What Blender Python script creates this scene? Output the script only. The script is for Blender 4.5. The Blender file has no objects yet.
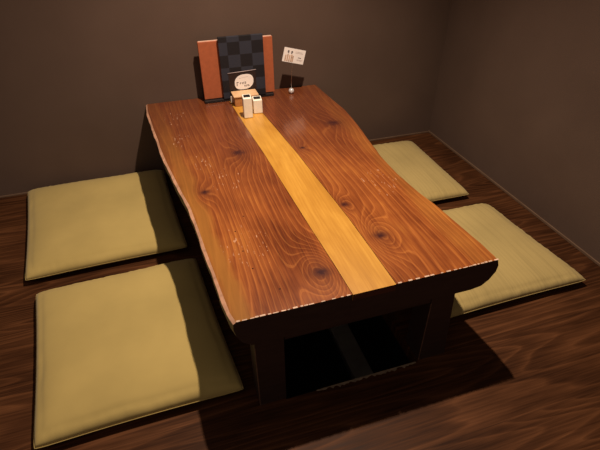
import bpy, bmesh, math, random
from mathutils import Vector, Matrix, noise
random.seed(7)
S = bpy.context.scene
COL = S.collection

# ---------------------------------------------------------------- camera
cd = bpy.data.cameras.new('camera'); cam = bpy.data.objects.new('camera', cd); COL.objects.link(cam)
cd.sensor_width = 36; cd.lens = 27.365; cd.clip_start = .02
R_ = Vector((0.952980, -0.302968, -0.006315)); U_ = Vector((0.184458, 0.563425, 0.805312)); B_ = Vector((-0.240425, -0.768611, 0.592817))
m = Matrix((R_, U_, B_)).transposed().to_4x4(); m.translation = Vector((-0.06608, -2.05842, 1.11100))
cam.matrix_world = m
S.camera = cam

# ---------------------------------------------------------------- world, lamps, exposure
w = bpy.data.worlds.new('world'); S.world = w; w.use_nodes = True
w.node_tree.nodes['Background'].inputs[0].default_value = (1.0, .80, .66, 1)
w.node_tree.nodes['Background'].inputs[1].default_value = .185
def spot(name, loc, target, power, size, blend, radius, color):
    l = bpy.data.lights.new(name, 'SPOT'); l.energy = power; l.spot_size = math.radians(size); l.spot_blend = blend
    l.shadow_soft_size = radius; l.color = color
    o = bpy.data.objects.new(name, l); COL.objects.link(o); o.location = loc
    o.rotation_euler = (Vector(target) - Vector(loc)).to_track_quat('-Z', 'Y').to_euler()
    return o
spot('ceiling_spot', (.42, -.82, 1.85), (.18, -.88, 0), 142, 120, .9, .018, (1.0, .80, .62))
S.view_settings.view_transform = 'Standard'; S.view_settings.look = 'None'
S.view_settings.exposure = 0; S.view_settings.gamma = 1; S.view_settings.use_curve_mapping = False

# ---------------------------------------------------------------- material helpers
class NT:
    def __init__(s, name, rough=.6, spec=.5):
        s.m = bpy.data.materials.new(name); s.m.use_nodes = True
        s.t = s.m.node_tree; s.n = s.t.nodes; s.b = s.n['Principled BSDF']
        s.b.inputs['Roughness'].default_value = rough; s.b.inputs['Specular IOR Level'].default_value = spec
    def node(s, typ, **k):
        n = s.n.new(typ)
        for a, v in k.items(): setattr(n, a, v)
        return n
    def link(s, a, b): s.t.links.new(a, b)
    def put(s, sock, v):
        if hasattr(v, 'is_output'): s.link(v, sock)
        else: sock.default_value = v
    def math(s, op, a, b=0., c=None, clamp=False):
        n = s.node('ShaderNodeMath', operation=op, use_clamp=clamp)
        s.put(n.inputs[0], a); s.put(n.inputs[1], b)
        if c is not None: s.put(n.inputs[2], c)
        return n.outputs[0]
    def obj(s, off=(0, 0, 0), scale=(1, 1, 1), rot=0):
        tc = s.node('ShaderNodeTexCoord'); mp = s.node('ShaderNodeMapping')
        mp.inputs['Location'].default_value = off; mp.inputs['Scale'].default_value = scale
        mp.inputs['Rotation'].default_value = (0, 0, rot)
        s.link(tc.outputs['Object'], mp.inputs[0]); return mp.outputs[0]
    def scaled(s, v, sc, off=(0, 0, 0)):
        mp = s.node('ShaderNodeMapping'); mp.inputs['Scale'].default_value = sc; mp.inputs['Location'].default_value = off
        s.put(mp.inputs[0], v); return mp.outputs[0]
    def noise(s, v, scale, detail=3, rough=.5, dist=0):
        n = s.node('ShaderNodeTexNoise'); s.put(n.inputs['Vector'], v)
        n.inputs['Scale'].default_value = scale; n.inputs['Detail'].default_value = detail
        n.inputs['Roughness'].default_value = rough; n.inputs['Distortion'].default_value = dist
        return n.outputs['Fac']
    def ramp(s, f, stops, interp='LINEAR'):
        n = s.node('ShaderNodeValToRGB'); n.color_ramp.interpolation = interp
        e = n.color_ramp.elements
        while len(e) > 1: e.remove(e[-1])
        for i, (p, c) in enumerate(stops):
            q = e[0] if i == 0 else e.new(p)
            q.position = p; q.color = (*c, 1) if len(c) == 3 else c
        s.put(n.inputs[0], f); return n.outputs[0]
    def mix(s, f, a, b, mode='MIX'):
        n = s.node('ShaderNodeMix', data_type='RGBA', blend_type=mode)
        s.put(n.inputs['Factor'], f)
        s.put(n.inputs['A'] if False else n.inputs[6], a if hasattr(a, 'is_output') else (*a, 1))
        s.put(n.inputs[7], b if hasattr(b, 'is_output') else (*b, 1))
        return n.outputs[2]
    def bump(s, h, strength=.3, dist=.002):
        n = s.node('ShaderNodeBump'); n.inputs['Strength'].default_value = strength; n.inputs['Distance'].default_value = dist
        s.link(h, n.inputs['Height']); s.link(n.outputs[0], s.b.inputs['Normal'])
    def color(s, c): s.put(s.b.inputs['Base Color'], c if hasattr(c, 'is_output') else (*c, 1))

def flat(name, col, rough=.6, metal=0, spec=.5, var=.12):
    """plain colour with a little procedural unevenness"""
    t = NT(name, rough, spec); t.b.inputs['Metallic'].default_value = metal
    f = t.noise(t.obj(), 60, 3)
    t.color(t.ramp(f, [(.3, tuple(c*(1-var) for c in col)), (.7, tuple(min(1, c*(1+var)) for c in col))]))
    return t.m

# ---- plaster walls
def plaster():
    t = NT('brown_plaster', .9, .2); v = t.obj()
    f = t.noise(v, 3.0, 4); g = t.noise(v, 260, 4, .7)
    t.color(t.mix(t.math('MULTIPLY', g, .35), t.ramp(f, [(.3, (.097, .061, .045)), (.7, (.122, .078, .058))]), (.140, .090, .070)))
    t.bump(g, .35, .0015); return t.m
PLASTER = plaster()

# ---- dark stained floor boards, running along x
def floor_mat():
    t = NT('dark_stained_floorboards', .5, .08); v = t.obj()
    sp = t.node('ShaderNodeSeparateXYZ'); t.link(v, sp.inputs[0])
    yy = t.math('MULTIPLY', t.math('ADD', sp.outputs[1], 3.04), 1/.24)
    row = t.math('FLOOR', yy); fr = t.math('FRACT', yy)
    cb = t.node('ShaderNodeCombineXYZ')
    t.link(t.math('ADD', sp.outputs[0], t.math('MULTIPLY', row, 3.7)), cb.inputs[0])
    t.link(t.math('ADD', sp.outputs[1], t.math('MULTIPLY', row, 1.3)), cb.inputs[1])
    q = cb.outputs[0]
    big = t.noise(t.scaled(q, (.62, 6.0, 1)), 1.0, 1.5, .45)
    rings = t.math('FRACT', t.math('MULTIPLY', big, 24))
    tri = t.math('MINIMUM', rings, t.math('MULTIPLY', t.math('SUBTRACT', 1.0, rings), 4))
    fine = t.noise(t.scaled(q, (6, 160, 1)), 1, 4, .6)
    patch = t.noise(t.scaled(q, (2, 3, 1)), 1.7, 3)
    f = t.math('ADD', t.math('MULTIPLY', t.math('POWER', tri, 2.2), .27), t.math('ADD', t.math('MULTIPLY', fine, .5), t.math('MULTIPLY', patch, .42)))
    c = t.ramp(f, [(.36, (.030, .0108, .0045)), (.52, (.066, .0245, .0095)), (.70, (.120, .046, .018)), (.88, (.20, .083, .032))])
    seam = t.math('LESS_THAN', fr, .009)
    c = t.mix(t.math('MULTIPLY', seam, .3), c, (.015, .007, .005))
    t.color(c)
    t.put(t.b.inputs['Roughness'], t.math('ADD', t.math('MULTIPLY', fine, .2), .42))
    t.bump(t.math('SUBTRACT', f, t.math('MULTIPLY', seam, 1.0)), .25, .001)
    return t.m
FLOOR = floor_mat()

# ---- varnished cedar table boards, running along y
TO = Vector((.32, -.69, 0))           # root of the table
def cedar(name, knots, edge_x, seed, reddish, sap, holes=()):
    t = NT(name, .30, .5)
    t.b.inputs['Coat Weight'].default_value = .35; t.b.inputs['Coat Roughness'].default_value = .10
    v = t.obj(tuple(TO))
    sp = t.node('ShaderNodeSeparateXYZ'); t.link(v, sp.inputs[0]); X, Y = sp.outputs[0], sp.outputs[1]
    base = t.noise(t.scaled(v, (4.2, .75, .2), (seed, seed*2, 0)), 1.0, 1.2, .4)
    field = t.math('MULTIPLY', base, .42)
    dark = None
    for kx, ky, r, amp in knots:
        dx = t.math('DIVIDE', t.math('SUBTRACT', X, kx), r); dy = t.math('DIVIDE', t.math('SUBTRACT', Y, ky), r*1.9)
        d2 = t.math('ADD', t.math('MULTIPLY', dx, dx), t.math('MULTIPLY', dy, dy))
        g = t.math('EXPONENT', t.math('MULTIPLY', d2, -.35))
        field = t.math('ADD', field, t.math('MULTIPLY', g, amp))
        dk = t.math('ADD', t.math('MULTIPLY', dx, dx), t.math('MULTIPLY', t.math('MULTIPLY', dy, dy), 4.5))
        core = t.math('EXPONENT', t.math('MULTIPLY', dk, -1.3))
        halo = t.math('MULTIPLY', t.math('EXPONENT', t.math('MULTIPLY', d2, -.8)), .32)
        k = t.math('MAXIMUM', core, halo)
        dark = k if dark is None else t.math('MAXIMUM', dark, k)
    wob = t.noise(t.scaled(v, (22, 4, 1), (seed, 0, 0)), 1.0, 2)
    field = t.math('ADD', t.math('MULTIPLY', field, 27), t.math('MULTIPLY', wob, .8))
    field = t.math('ADD', field, t.math('MULTIPLY', X, 48))
    fr = t.math('FRACT', field)
    ring = t.math('POWER', fr, 1.6)
    ring = t.math('MINIMUM', ring, t.math('MULTIPLY', t.math('SUBTRACT', 1.0, fr), 6))
    fine = t.noise(t.scaled(v, (220, 7, 1)), 1, 4, .6)
    patch = t.noise(t.scaled(v, (3.2, 1.8, 1), (seed*3, 1, 0)), 1.6, 4, .55)
    f = t.math('ADD', t.math('MULTIPLY', patch, .66), t.math('MULTIPLY', fine, .36))
    base_c = t.ramp(f, [(.34, (.085, .020, .008)), (.44, (.20, .052, .014)), (.54, (.33, .095, .022)), (.68, (.50, .185, .035))])
    c = t.mix(t.math('MULTIPLY', ring, reddish), base_c, (.13, .026, .009))
    c = t.mix(t.math('MULTIPLY', t.math('LESS_THAN', fr, .16), .16), c, (.72, .28, .07))
    # far half of the boards darker and redder, with a ragged outline
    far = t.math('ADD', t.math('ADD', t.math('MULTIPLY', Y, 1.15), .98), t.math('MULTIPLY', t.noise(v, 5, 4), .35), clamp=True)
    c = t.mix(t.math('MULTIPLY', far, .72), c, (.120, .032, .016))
    # sapwood band along the live edge
    ed = t.math('ABSOLUTE', t.math('SUBTRACT', X, t.math('ADD', t.math('MULTIPLY', Y, edge_x[1]), edge_x[0])))
    edn = t.math('ADD', ed, t.math('MULTIPLY', t.noise(v, 9, 3), .05))
    band = t.ramp(edn, [(.0, (.35, .35, .35)), (.035, (.5, .5, .5)), (.05, (1, 1, 1)), (.075, (.9, .9, .9)), (.095, (0, 0, 0))])
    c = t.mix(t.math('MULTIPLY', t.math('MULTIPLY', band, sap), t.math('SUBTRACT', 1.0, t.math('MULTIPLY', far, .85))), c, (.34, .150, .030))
    if dark is not None:
        c = t.mix(t.math('MULTIPLY', dark, t.math('ADD', .55, t.math('MULTIPLY', t.noise(v, 60, 3), .8)), clamp=True), c, (.045, .012, .013))
        # crack in the knots
    # scratches and chips of bare wood
    cell = t.noise(t.scaled(v, (230, 40, 1)), 1, 2)
    zone = None
    for zx, zy, zr in ((.085, -.76, .055), (-.02, -.42, .04), (.56, -.93, .06), (.08, -1.12, .07), (-.02, -.20, .05), (.03, -.62, .04)):
        dx = t.math('SUBTRACT', X, zx); dy = t.math('MULTIPLY', t.math('SUBTRACT', Y, zy), .7)
        z = t.math('LESS_THAN', t.math('ADD', t.math('MULTIPLY', dx, dx), t.math('MULTIPLY', dy, dy)), zr*zr)
        zone = z if zone is None else t.math('MAXIMUM', zone, z)
    chip = t.math('MULTIPLY', zone, t.math('GREATER_THAN', cell, .675))
    c = t.mix(t.math('MULTIPLY', chip, .6), c, (.70, .42, .27))
    for hx, hy in holes:
        dx = t.math('SUBTRACT', X, hx); dy = t.math('SUBTRACT', Y, hy)
        hole = t.math('LESS_THAN', t.math('ADD', t.math('MULTIPLY', dx, dx), t.math('MULTIPLY', dy, dy)), .0022**2)
        c = t.mix(hole, c, (.02, .005, .004))
    t.color(c)
    t.put(t.b.inputs['Roughness'], t.math('ADD', t.math('MULTIPLY', patch, .18), .16))
    t.bump(t.math('ADD', t.math('MULTIPLY', ring, .3), fine), .10, .0008)
    return t.m
KN_L = [(.233, -1.275, .030, -.30), (.165, -.585, .028, -.12), (.012, -.815, .020, .08)]
KN_R = [(.437, -1.184, .026, .22), (.402, -1.015, .018, .12), (.580, -.45, .034, -.10), (.395, -.62, .014, .06)]
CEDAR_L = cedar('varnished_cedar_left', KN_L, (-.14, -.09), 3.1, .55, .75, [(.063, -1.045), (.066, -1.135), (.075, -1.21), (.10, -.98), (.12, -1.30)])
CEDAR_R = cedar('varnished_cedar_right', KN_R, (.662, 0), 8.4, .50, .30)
def strip_mat():
    t = NT('golden_pine_strip', .34, .5); v = t.obj(tuple(TO))
    t.b.inputs['Coat Weight'].default_value = .3; t.b.inputs['Coat Roughness'].default_value = .25
    fine = t.noise(t.scaled(v, (160, 5, 1)), 1, 4, .6); big = t.noise(t.scaled(v, (9, 2.5, 1)), 1, 4, .6, .5)
    f = t.math('ADD', t.math('MULTIPLY', fine, .35), t.math('MULTIPLY', big, .65))
    t.color(t.ramp(f, [(.32, (.36, .155, .020)), (.5, (.53, .25, .034)), (.68, (.70, .37, .060))]))
    t.bump(fine, .08, .0006); return t.m
STRIP = strip_mat()
RIM = flat('pale_worn_rim_wood', (.66, .36, .23), .5, var=.25)
CHIP = flat('bare_chipped_wood', (.62, .42, .30), .6, var=.3)
def dark_wood(name, a, b, rough=.5):
    t = NT(name, rough, .4); v = t.obj()
    f = t.noise(t.scaled(v, (12, 12, 90)), 1, 4, .6)
    t.color(t.ramp(f, [(.3, a), (.7, b)])); t.bump(f, .15, .001); return t.m
DARK = dark_wood('black_brown_painted_wood', (.026, .013, .010), (.045, .022, .016))
DARK2 = dark_wood('dark_red_brown_end_grain', (.05, .014, .008), (.10, .028, .014))
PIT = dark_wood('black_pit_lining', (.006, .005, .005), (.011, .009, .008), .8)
GREYSTRIP = dark_wood('grey_pit_strip', (.30, .27, .24), (.42, .38, .33), .7)
REDBOARD = dark_wood('brown_footrest_board', (.08, .035, .025), (.13, .055, .035), .8)
def fabric(name, base, stripe):
    t = NT(name, .92, .15); v = t.obj()
    t.b.inputs['Sheen Weight'].default_value = .15
    big = t.noise(v, 5, 4); fine = t.noise(v, 420, 2)
    a = tuple(c*.90 for c in base); b = tuple(min(1, c*1.08) for c in base)
    c = t.ramp(big, [(.3, a), (.7, b)])
    h = fine
    if stripe:
        ln = t.noise(t.scaled(v, (150, 3, 1)), 1, 2)
        c = t.mix(t.ramp(ln, [(.45, (0, 0, 0)), (.75, (.55, .55, .55))]), c, tuple(x*.72 for x in base))
        h = t.math('ADD', fine, ln)
    t.color(c); t.bump(h, .25, .0006); return t.m
FAB_L = fabric('mustard_cotton', (.455, .34, .118), False)
FAB_R = fabric('mustard_ribbed_cotton', (.445, .335, .130), True)
BROWN = flat('orange_brown_leatherette', (.40, .105, .040), .55, var=.08)
PALE = flat('pale_leather_edge', (.80, .50, .38), .5)
BLACK = flat('black_lacquer', (.012, .010, .011), .45)
WHITE = flat('white_card', (.93, .86, .82), .6, var=.03)
INK = flat('dark_ink', (.09, .05, .05), .7)
GREYINK = flat('faint_grey_ink', (.42, .34, .32), .7)
CERAM = flat('cream_white_ceramic', (.93, .86, .74), .3, var=.05)
SILVER = flat('brushed_silver_metal', (.75, .72, .70), .25, 1)
PEARL = flat('pearl_white_ball', (.85, .82, .80), .12, .3)
BAND = flat('grey_elastic_cord', (.42, .33, .33), .5)
POCKET = flat('brown_black_pocket', (.022, .011, .010), .5)
BOXW = dark_wood('light_cedar_box', (.36, .15, .05), (.52, .24, .09), .5)
BOXT = dark_wood('pale_cedar_lid', (.70, .42, .22), (.84, .56, .32), .5)
PICT = flat('printed_tan_picture', (.58, .38, .26), .7, var=.4)
def checker():
    t = NT('navy_checked_cover', .6, .4); v = t.obj()
    tc = t.node('ShaderNodeTexChecker'); tc.inputs['Scale'].default_value = 1/.052
    t.link(t.scaled(v, (1, 0, 1), (.111, .026, .024)), tc.inputs['Vector'])
    tc.inputs['Color1'].default_value = (.009, .008, .011, 1); tc.inputs['Color2'].default_value = (.027, .029, .043, 1)
    t.color(tc.outputs[0]); t.bump(t.noise(t.scaled(v, (300, 300, 600)), 1, 2), .2, .0005); return t.m
CHECK = checker()

# ---------------------------------------------------------------- object helpers
def empty(name, loc, label, cat, group=None, rz=0):
    o = bpy.data.objects.new(name, None); COL.objects.link(o); o.location = loc; o.rotation_euler = (0, 0, rz)
    o.empty_display_size = .05; o['label'] = label; o['category'] = cat
    if group: o['group'] = group
    return o
def mesh_obj(name, bm, mats, parent=None, origin=None, smooth=False, bevel=0, seg=2):
    """bm is in world coordinates; origin = where the object's own zero lies"""
    me = bpy.data.meshes.new(name)
    bmesh.ops.recalc_face_normals(bm, faces=bm.faces)
    og = Vector(origin) if origin is not None else (parent_world(parent) if parent else Vector())
    bmesh.ops.translate(bm, verts=bm.verts, vec=-og)
    bm.to_mesh(me); bm.free()
    for mt in (mats if isinstance(mats, (list, tuple)) else [mats]): me.materials.append(mt)
    for p in me.polygons: p.use_smooth = smooth
    o = bpy.data.objects.new(name, me); COL.objects.link(o)
    if parent:
        o.parent = parent; o.location = og - parent_world(parent)
    else: o.location = og
    if bevel:
        b = o.modifiers.new('bevel', 'BEVEL'); b.width = bevel; b.segments = seg; b.limit_method = 'ANGLE'; b.angle_limit = math.radians(35)
    return o
def parent_world(p):
    v = Vector(p.location)
    while p.parent: p = p.parent; v += p.location
    return v
def struct(o): o['kind'] = 'structure'; return o
def box(bm, x0, x1, y0, y1, z0, z1, mi=0):
    vs = [bm.verts.new((x, y, z)) for x in (x0, x1) for y in (y0, y1) for z in (z0, z1)]
    for q in ((0, 1, 3, 2), (4, 6, 7, 5), (0, 4, 5, 1), (2, 3, 7, 6), (0, 2, 6, 4), (1, 5, 7, 3)):
        f = bm.faces.new([vs[i] for i in q]); f.material_index = mi
    return vs
def BX(*a):
    bm = bmesh.new(); box(bm, *a); return bm
def prism(bm, pts, z0, z1):
    a = [bm.verts.new((x, y, z0)) for x, y in pts]; b = [bm.verts.new((x, y, z1)) for x, y in pts]
    bm.faces.new(a); bm.faces.new(b[::-1]); n = len(pts)
    for i in range(n): bm.faces.new([a[i], a[(i+1) % n], b[(i+1) % n], b[i]])
def tube(bm, path, r, seg=8):
    rings = []
    for i, p in enumerate(path):
        p = Vector(p); a = Vector(path[max(0, i-1)]); b = Vector(path[min(len(path)-1, i+1)])
        d = (b-a).normalized(); s = d.cross(Vector((.13, .2, 1) if abs(d.z) < .9 else (1, .1, 0))).normalized(); u = s.cross(d)
        rings.append([bm.verts.new(p + (s*math.cos(2*math.pi*k/seg) + u*math.sin(2*math.pi*k/seg))*r) for k in range(seg)])
    for a, b in zip(rings, rings[1:]):
        for k in range(seg): bm.faces.new([a[k], a[(k+1) % seg], b[(k+1) % seg], b[k]])
    bm.faces.new(rings[0]); bm.faces.new(rings[-1][::-1])

# ---------------------------------------------------------------- the room
XR = 1.346
PX0, PX1, PY0, PY1 = .108, .506, -1.364, -.16        # opening of the sunken leg pit
bm = bmesh.new()
for a in ((-2.4, PX0, -3.04, 0), (PX1, XR, -3.04, 0), (PX0, PX1, -3.04, PY0), (PX0, PX1, PY1, 0)): box(bm, *a, -.04, 0)
bmesh.ops.remove_doubles(bm, verts=bm.verts, dist=1e-5)
struct(mesh_obj('floor', bm, FLOOR))
struct(mesh_obj('wall_back', BX(-2.4, XR+.1, 0, .1, -.04, 2.5), PLASTER))
struct(mesh_obj('wall_right', BX(XR, XR+.1, -3.04, 0, -.04, 2.5), PLASTER))
TRIM = dark_wood('thin_brown_trim_wood', (.13, .075, .045), (.18, .11, .07), .6)
struct(mesh_obj('baseboard_right', BX(XR-.006, XR, -3.04, -.0, 0, .011), TRIM, bevel=.0015))
struct(mesh_obj('baseboard_back', BX(-2.4, XR-.006, -.005, 0, 0, .009), TRIM, bevel=.0015))
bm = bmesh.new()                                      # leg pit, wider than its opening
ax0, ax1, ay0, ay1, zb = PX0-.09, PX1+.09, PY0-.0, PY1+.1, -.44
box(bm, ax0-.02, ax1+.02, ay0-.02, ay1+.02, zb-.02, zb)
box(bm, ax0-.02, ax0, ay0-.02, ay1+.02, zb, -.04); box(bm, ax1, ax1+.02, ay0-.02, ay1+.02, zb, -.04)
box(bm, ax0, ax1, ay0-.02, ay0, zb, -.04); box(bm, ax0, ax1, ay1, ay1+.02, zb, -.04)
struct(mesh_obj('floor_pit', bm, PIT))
# pale grey strip lying lengthwise on the pit floor
o = mesh_obj('pit_strip', BX(.447, .527, -1.33, -.30, -.44, -.405), GREYSTRIP, bevel=.003)
o['label'] = 'grey strip lying lengthwise in the dark leg pit under the table'; o['category'] = 'board'
# worn, splintered lip where the floor meets the pit
bm = bmesh.new(); random.seed(3)
n = 46; xs = [.195 + (.500-.195)*i/n for i in range(n+1)]
top = [(x, PY0+.001) for x in xs]
bot = [(x, PY0 - .001 - .009*random.random()**1.3*(0.5+.5*math.sin(min(1, (x-.19)/.06)*1.57))) for x in xs]
prism(bm, top + bot[::-1], 0, .0012)
struct(mesh_obj('trim_1', bm, flat('worn_bare_floor_edge', (.24, .17, .11), .8, var=.3)))

# ---------------------------------------------------------------- low table
T = empty('low_table', TO, 'low dark cedar live-edge table with a golden strip down its middle', 'table')
H = .35
left = [(-.134, -.003), (-.135, -.10), (-.128, -.19), (-.122, -.278), (-.110, -.40), (-.108, -.454), (-.094, -.58), (-.078, -.692), (-.063, -.799), (-.049, -.88), (-.040, -.996), (-.034, -1.096), (-.027, -1.184), (-.020, -1.274), (-.014, -1.341), (-.006, -1.370)]
right = [(.663, -.003), (.667, -.106), (.672, -.212), (.680, -.33), (.676, -.43), (.668, -.514), (.654, -.645), (.641, -.765), (.639, -.903), (.649, -1.025), (.661, -1.10), (.671, -1.219), (.678, -1.305), (.680, -1.362), (.677, -1.372)]
sR = [(.326, -.003), (.332, -.233), (.345, -.393), (.364, -.654), (.373, -.835), (.385, -1.078), (.388, -1.235), (.389, -1.372)]
sL = [(.222, -.003), (.228, -.150), (.237, -.373), (.250, -.606), (.257, -.816), (.267, -1.104), (.274, -1.26), (.277, -1.372)]
def resample(pl, ys):
    out = []
    for y in ys:
        for a, b in zip(pl, pl[1:]):
            if b[1] <= y <= a[1]:
                t = (y-a[1])/(b[1]-a[1]); out.append(a[0]+(b[0]-a[0])*t); break
        else: out.append(pl[0][0] if y > pl[0][1] else pl[-1][0])
    return out
YS = [-.003 - (1.370-.003)*i/90 for i in range(91)]
def board(outer, inner, sgn):
    """slab swept along y; the live edge is rimmed, its underside cut back in a curve"""
    ou, inn = resample(outer, YS), resample(inner, YS)
    if sgn < 0: prof = [(.0075, H), (0, H-.006), (-.001, H-.022), (.004, H-.048), (.016, H-.072), (.036, H-.088)]
    else:       prof = [(.004, H), (0, H-.004), (-.006, H-.022), (-.004, H-.042), (.010, H-.066), (.030, H-.083), (.06, H-.088)]
    bm = bmesh.new(); rows = []
    for i, y in enumerate(YS):
        w_ = .0008*math.sin(i*.5)+.0005*math.sin(i*1.3+1)
        row = [bm.verts.new((ou[i] - sgn*(d + (w_ if k else 0)), y, z)) for k, (d, z) in enumerate(prof)]
        xi = inn[i] + sgn*.0009
        row += [bm.verts.new((xi, y, H-.088)), bm.verts.new((xi, y, H))]
        rows.append(row)
    n = len(rows[0])
    for a, b in zip(rows, rows[1:]):
        for k in range(n):
            f = bm.faces.new([a[k], a[(k+1) % n], b[(k+1) % n], b[k]])
            f.material_index = 0 if k == n-1 else (1 if k == 0 and sgn < 0 else (2 if not (k == 0) else 0))
            if k < len(prof)-2: f.smooth = True
    for r in (rows[0], rows[-1][::-1]):
        f = bm.faces.new(r); f.material_index = 2
    return bm
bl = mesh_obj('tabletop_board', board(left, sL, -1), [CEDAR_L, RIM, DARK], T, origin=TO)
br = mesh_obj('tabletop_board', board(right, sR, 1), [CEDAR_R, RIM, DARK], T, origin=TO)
YS2 = YS
a, b = resample(sL, YS), resample(sR, YS)
bm = bmesh.new(); yy = YS + [-1.3712]; a.append(a[-1]); b.append(b[-1])
r0 = [[bm.verts.new(p) for p in ((a[i]+.0004, y, H), (b[i]-.0004, y, H), (b[i]-.0004, y, H-.02), (a[i]+.0004, y, H-.02))] for i, y in enumerate(yy)]
for p, q in zip(r0, r0[1:]):
    for k in range(4):
        f = bm.faces.new([p[k], p[(k+1) % 4], q[(k+1) % 4], q[k]]); f.material_index = 0
bm.faces.new(r0[0]); f = bm.faces.new(r0[-1][::-1]); f.material_index = 1
bt = bmesh.new(); q0 = []
for i, y in enumerate(YS): q0.append([bt.verts.new(p) for p in ((a[i]-.003, y-.0004, H-.0205), (b[i]+.003, y-.0004, H-.0205), (b[i]+.003, y-.0004, H-.0885), (a[i]-.003, y-.0004, H-.0885))])
for p, q in zip(q0, q0[1:]):
    for k in range(4): bt.faces.new([p[k], p[(k+1) % 4], q[(k+1) % 4], q[k]])
bt.faces.new(q0[0]); bt.faces.new(q0[-1][::-1])
mesh_obj('light_leak_filler', bt, DARK, T, origin=TO)  # added filler under the strip, stops light leaking through the gaps
st = mesh_obj('centre_strip', bm, [STRIP, DARK2], T, origin=TO); st['label'] = 'golden pine strip between the two dark boards'
WORN = flat('worn_leg_edge_wood', (.16, .08, .05), .6, var=.4)
# apron and legs
for y0, y1 in ((-1.360, -1.325), (-.10, -.065)):
    mesh_obj('apron', BX(.1115, .5085, y0, y1, .238, .2625), DARK, T, bevel=.002)
for y0, y1 in ((-1.3615, -1.285), (-.125, -.05)):
    for (x0, x1, dx) in ((.037, .110, .0), (.510, .597, .0)):
        bm = bmesh.new(); vs = box(bm, x0, x1, y0, y1, 0.0, .2625)
        if x1 > .5:
            for v in vs:
                if v.co.z > .2 and v.co.x > .55: v.co.x -= .019
        lg = mesh_obj('leg', bm, DARK, T, bevel=.0015)
        if y0 < -1:
            bm = bmesh.new(); box(bm, x0-.0003, x0+.0016, y0-.0003, y0+.0015, .002, .236)
            mesh_obj('worn_edge', bm, WORN, lg)
# chipped pale wood all along the front arris and at the left front corner
random.seed(11)
bm = bmesh.new()
x = .0
def chip(bm, x0, x1, y, z, h, d=.0018):
    n = 5; v = []
    for s in (0, 1):
        for k in range(n):
            t = k/(n-1); xx = x0+(x1-x0)*t; hh = h*(.35+.65*math.sin(math.pi*(.12+.76*t)))*random.uniform(.6, 1)
            v.append([(xx, y-.0006, z+.0005), (xx, y-.0006, z-hh), (xx, y+d, z+.0007)])
        break
    vv = [[bm.verts.new(p) for p in q] for q in v]
    for a_, b_ in zip(vv, vv[1:]):
        for k in range(3): bm.faces.new([a_[k], a_[(k+1) % 3], b_[(k+1) % 3], b_[k]])
    bm.faces.new(vv[0]); bm.faces.new(vv[-1][::-1])
x = .002
while x < .672:
    L_ = random.uniform(.004, .013)
    if .274 < x + L_ < .395: x += .02; continue
    dense = x < .16 or x > .55
    chip(bm, x, x+L_, -1.370, H, random.uniform(.0007, .0019) if dense else random.uniform(.0004, .0010), random.uniform(.0012, .004))
    x += L_ + random.uniform(.001, .007 if dense else .02)
bm2 = bm.copy()
bmesh.ops.delete(bm, geom=[v for v in bm.verts if v.co.x > .33], context='VERTS')
bmesh.ops.delete(bm2, geom=[v for v in bm2.verts if v.co.x <= .33], context='VERTS')
mesh_obj('chipped_edge', bm, CHIP, T); mesh_obj('chipped_edge', bm2, CHIP, T)

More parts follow.
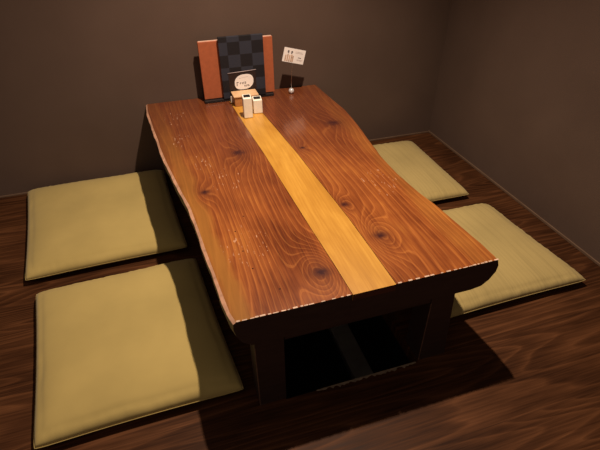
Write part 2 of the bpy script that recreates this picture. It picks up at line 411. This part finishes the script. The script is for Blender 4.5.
# ---------------------------------------------------------------- floor cushions
def cushion(corners, thick, seed, mat, label, group, pucker=.0022, sl=.026):
    BL, BR, FR, FL = [Vector((x, y, 0)) for x, y in corners]
    C = (BL+BR+FR+FL)/4
    root = empty('floor_cushion', C, label, 'cushion', group)
    N = 64
    def pos(u, v):
        # pull the four sides in a little between the corners
        s = 1 - .020*(1-v*v)*abs(u)**3; t = 1 - .020*(1-u*u)*abs(v)**3
        uu, vv = u*s, v*t
        # round the corners
        k = (abs(u)*abs(v))**14; uu *= 1-.012*k; vv *= 1-.012*k
        a_, b_ = (uu+1)/2, (vv+1)/2
        return BL*(1-a_)*b_ + BR*a_*b_ + FR*a_*(1-b_) + FL*(1-a_)*(1-b_)
    g = [math.sin(math.pi/2*(-1+2*i/N)) for i in range(N+1)]
    g = [.35*math.copysign(abs(x)**1, x)+.65*(-1+2*i/N) for i, x in enumerate(g)]
    bm = bmesh.new(); top, bot = [], []
    for j, v in enumerate(g):
        tr, br_ = [], []
        for i, u in enumerate(g):
            P = pos(u, v); e = max(0, (1-abs(u)**9)*(1-abs(v)**9))
            dome = (1-abs(u)**2.6)*(1-abs(v)**2.6)
            edge = e**.50
            nz = noise.noise(Vector((u*2.2+seed, v*2.2, seed)))*.004*edge
            # puckers along the seams
            near = min(1-abs(u), 1-abs(v)); along = v if abs(u) > abs(v) else u
            pk = pucker*noise.noise(Vector((along*26, seed*3, 0)))*2.4*math.exp(-((near-.045)/.05)**2)*edge
            cr = -.006*math.exp(-((near-.09-.02*noise.noise(Vector((along*3, seed, 2))))/.022)**2)*(.5+.5*noise.noise(Vector((along*2, seed+9, 1))))
            z = sl + (thick-sl)*edge*(.72+.28*dome) + nz + pk + cr*edge
            tr.append(bm.verts.new((P.x, P.y, z)))
            zb_ = sl - sl*min(1, e**.45)
            if i in (0, N) or j in (0, N): br_.append(tr[-1])
            else: br_.append(bm.verts.new((P.x + (C.x-P.x)*.02*(1-e**.5), P.y + (C.y-P.y)*.02*(1-e**.5), zb_+.0005)))
        top.append(tr); bot.append(br_)
    for j in range(N):
        for i in range(N):
            bm.faces.new([top[j][i], top[j][i+1], top[j+1][i+1], top[j+1][i]])
            bm.faces.new([bot[j][i], bot[j+1][i], bot[j+1][i+1], bot[j][i+1]])
    mesh_obj('cover', bm, mat, root, smooth=True)
    bm = bmesh.new(); lo = []
    for k in range(N): lo.append(pos(g[k], -1))
    for k in range(N): lo.append(pos(1, g[k]))
    for k in range(N): lo.append(pos(g[N-k], 1))
    for k in range(N): lo.append(pos(-1, g[N-k]))
    lo.append(lo[0])
    tube(bm, [(p.x, p.y, sl) for p in lo], .0011, 6)
    mesh_obj('seam_piping', bm, mat, root, smooth=True)
    return root
G = 'mustard floor cushions around the table'
cushion([(-.712, -.030), (-.115, -.022), (-.070, -.655), (-.630, -.668)], .072, 1.3, FAB_L, 'mustard square floor cushion in the far left corner by the back wall', G)
cushion([(-.585, -.748), (-.050, -.728), (.006, -1.318), (-.515, -1.325)], .074, 4.1, FAB_L, 'large mustard floor cushion nearest the viewer, left of the table', G, .0018)
cushion([(.625, -.105), (1.165, -.118), (1.152, -.668), (.640, -.668)], .066, 7.7, FAB_R, 'partly hidden mustard floor cushion right of the table by the back wall', G)
cushion([(.618, -.738), (1.175, -.752), (1.212, -1.262), (.612, -1.268)], .066, 9.2, FAB_R, 'mustard ribbed floor cushion right of the table near the front leg', G, .0026)

# ---------------------------------------------------------------- menus at the back of the table
o = empty('menu_shadow_tray', (.275, -.050, H), 'low black tray standing in for the dark shadow under the menus', 'shadow tray')  # added black tray, gives the dark shadow beneath the menus a solid shape
mesh_obj('base', BX(.118, .432, -.084, -.008, H+.001, H+.012), BLACK, o, bevel=.002)
mesh_obj('back_rail', BX(.118, .432, -.016, -.008, H+.013, H+.05), BLACK, o, bevel=.002)
def lean(o, ang): o.rotation_euler = (ang, 0, 0)
mb = empty('brown_menu', (.280, -.050, H+.014), 'wide orange-brown menu standing behind the navy checked one', 'menu')
mesh_obj('cover', BX(.121, .440, -.050, -.032, H+.014, .605), BROWN, mb, bevel=.0015)
mesh_obj('page_edge', BX(.124, .437, -.047, -.035, .6045, .6066), PALE, mb)
mb.location.y -= .018; mb.rotation_euler = (math.radians(-1.5), 0, 0)
mn = empty('checked_menu', (.298, -.070, H+.014), 'tall navy checked menu with a white oval sticker', 'menu')
mesh_obj('cover', BX(.203, .394, -.070, -.056, H+.014, .622), CHECK, mn, bevel=.001)
mesh_obj('pocket', BX(.232, .352, -.0712, -.0696, H+.016, .474), POCKET, mn)
bm = bmesh.new(); tube(bm, [(.229, -.0725, .474), (.29, -.0728, .476), (.354, -.0725, .479)], .0014, 8)
mesh_obj('cord', bm, BAND, mn, smooth=True)
bm = bmesh.new(); pts = []
for k in range(40):
    t = 2*math.pi*k/40; c, s_ = math.cos(t), math.sin(t)
    pts.append((.304+.042*math.copysign(abs(c)**.8, c)+.002*s_, .428+.0325*math.copysign(abs(s_)**.85, s_)+.003*c))
v0 = [bm.verts.new((x, -.0722, z)) for x, z in pts]; v1 = [bm.verts.new((x, -.0712, z)) for x, z in pts]
bm.faces.new(v0); bm.faces.new(v1[::-1])
for k in range(40): bm.faces.new([v0[k], v0[(k+1) % 40], v1[(k+1) % 40], v1[k]])
sk = mesh_obj('sticker', bm, WHITE, mn); sk['label'] = 'white oval sticker with brushed writing'
def strokes(bm, lst, y, th=.0004):
    """lst: x0,z0,x1,z1,width – pen strokes in the plane y"""
    for x0, z0, x1, z1, wd in lst:
        d = Vector((x1-x0, 0, z1-z0)); n_ = Vector((-d.z, 0, d.x)).normalized()*wd/2
        a_ = Vector((x0, y, z0)); b_ = Vector((x1, y, z1))
        f_ = [bm.verts.new(p) for p in (a_-n_, b_-n_, b_+n_, a_+n_)]; g_ = [bm.verts.new(v.co+Vector((0, th, 0))) for v in f_]
        bm.faces.new(f_); bm.faces.new(g_[::-1])
        for k in range(4): bm.faces.new([f_[k], f_[(k+1) % 4], g_[(k+1) % 4], g_[k]])
bm = bmesh.new()
strokes(bm, [(.272, .430, .272, .412, .0028), (.272, .429, .278, .4265, .002), (.2765, .4305, .279, .4285, .0015),
             (.284, .424, .290, .4235, .0018), (.288, .428, .287, .418, .0015), (.294, .4275, .296, .4195, .002), (.294, .424, .301, .4235, .0018),
             (.301, .428, .300, .4185, .0018), (.305, .4275, .312, .427, .002), (.305, .4225, .313, .4215, .002), (.309, .4285, .3075, .4185, .0018),
             (.304, .4135, .307, .405, .002), (.307, .4125, .313, .412, .002), (.313, .4145, .313, .4055, .0018), (.316, .414, .322, .4135, .002),
             (.317, .410, .3225, .4095, .0018), (.3225, .415, .321, .4065, .0018), (.325, .413, .327, .408, .002)], -.0727)
mesh_obj('writing', bm, INK, sk)
bm = bmesh.new()
strokes(bm, [(.283+i*.0052, .445+.0006*i, .2865+i*.0052, .445+.0006*i, .0014) for i in range(8)], -.0727)
mesh_obj('faint_writing', bm, GREYINK, sk)
sk.location.x -= .006; sk.location.z += .003
mn.location.y -= .018; mn.rotation_euler = (math.radians(-1.5), 0, 0)

# ---------------------------------------------------------------- wooden box and dispensers
bx = empty('wooden_box', (.288, -.125, H), 'small light cedar box with a pale lid behind the two dispensers', 'box')
mesh_obj('body', BX(.238, .340, -.160, -.098, H+.0006, H+.040), BOXW, bx, bevel=.002)
mesh_obj('lid', BX(.234, .344, -.164, -.094, H+.040, H+.047), BOXT, bx, bevel=.002)
tg = mesh_obj('side_tab', BX(.2265, .2375, -.124, -.121, H+.008, H+.036), flat('pale_paper_tab', (.60, .50, .42), .6), bx)
def dispenser(x, y, wd, dp, h, label, rz=0):
    r = empty('condiment_dispenser', (x, y, H), label, 'dispenser', 'cream dispensers on the table strip', 0)
    bm = bmesh.new(); z0 = H+.0010
    vs = box(bm, x-wd/2, x+wd/2, y-dp/2, y+dp/2, z0, z0+h)
    for v in bm.verts:
        if v.co.z > z0+h/2:
            if v.co.y < y: v.co.z -= .006           # top slopes to the front
    mesh_obj('body', bm, CERAM, r, bevel=.0028, seg=3)
    bm = bmesh.new(); box(bm, x-wd*.36, x+wd*.36, y-dp*.26, y+dp*.22, z0+h-.0042, z0+h-.0008)
    for v in bm.verts:
        if v.co.y < y: v.co.z -= .0021
    bmesh.ops.translate(bm, verts=bm.verts, vec=(0, 0, .0016))
    mesh_obj('opening', bm, BLACK, r, bevel=.0005)
    r.rotation_euler = (0, 0, rz)
    return r
dispenser(.268, -.280, .036, .036, .090, 'taller cream dispenser with a black slot, left of the pair', math.radians(-3))
dispenser(.317, -.245, .038, .036, .064, 'shorter cream dispenser with a black slot, right of the pair', math.radians(-3))

# ---------------------------------------------------------------- card on its wire stand
cx, cy = .516, -.080
cs = empty('card_stand', (cx, cy, H), 'thin wire card stand with a pearl white ball base', 'card stand')
bm = bmesh.new(); bmesh.ops.create_uvsphere(bm, u_segments=24, v_segments=16, radius=.0125)
bmesh.ops.translate(bm, verts=bm.verts, vec=(cx, cy, H+.0128))
mesh_obj('ball', bm, PEARL, cs, smooth=True)
bm = bmesh.new(); tube(bm, [(cx, cy, H+.022), (cx+.0015, cy, .42), (cx+.005, cy-.001, .47), (cx+.008, cy-.001, .497)], .0009, 8)
mesh_obj('wire', bm, SILVER, cs, smooth=True)
bm = bmesh.new(); tube(bm, [(cx+.003, cy-.0005, .492), (cx+.008, cy-.0005, .500), (cx+.016, cy-.0005, .498), (cx+.017, cy-.0005, .491), (cx+.008, cy-.0005, .488), (cx+.003, cy-.0005, .492)], .0008, 6)
mesh_obj('clip', bm, SILVER, cs, smooth=True)
P0 = Vector((.474, cy-.003, .502)); EX = Vector((.571-.474, 0, .4765-.502)); EZ = Vector((.015, 0, .059))
card = empty('table_card', P0 + EX/2, 'small tilted white printed card held up on the wire stand', 'card')
def quadc(bm, u0, v0_, u1, v1_, lift, th=.0004):
    q = [P0+EX*u+EZ*v+Vector((0, -lift, 0)) for u, v in ((u0, v0_), (u1, v0_), (u1, v1_), (u0, v1_))]
    f_ = [bm.verts.new(p) for p in q]; g_ = [bm.verts.new(p+Vector((0, th, 0))) for p in q]
    bm.faces.new(f_); bm.faces.new(g_[::-1])
    for k in range(4): bm.faces.new([f_[k], f_[(k+1) % 4], g_[(k+1) % 4], g_[k]])
bm = bmesh.new(); quadc(bm, 0, 0, 1, 1, 0, .0008); mesh_obj('paper', bm, WHITE, card)
bm = bmesh.new()
for q in ((.20, .62, .23, .84), (.17, .70, .26, .74), (.18, .78, .25, .81), (.36, .62, .40, .82), (.34, .74, .43, .78), (.35, .64, .37, .72),
          ): quadc(bm, *q, .0006)
mesh_obj('print', bm, INK, card)
bm = bmesh.new(); quadc(bm, .70, .40, .85, .44, .0006); mesh_obj('caption', bm, INK, card)
bm = bmesh.new()
for q in ((.54, .72, .90, .735), (.54, .80, .86, .812), (.66, .28, .94, .295), (.66, .22, .90, .232)): quadc(bm, *q, .0006)
mesh_obj('fine_print', bm, GREYINK, card)
bm = bmesh.new()
for u, h in ((.10, .50), (.19, .56), (.28, .52), (.37, .57), (.44, .5)): quadc(bm, u, .06, u+.055, h, .0006)
mesh_obj('picture', bm, PICT, card)
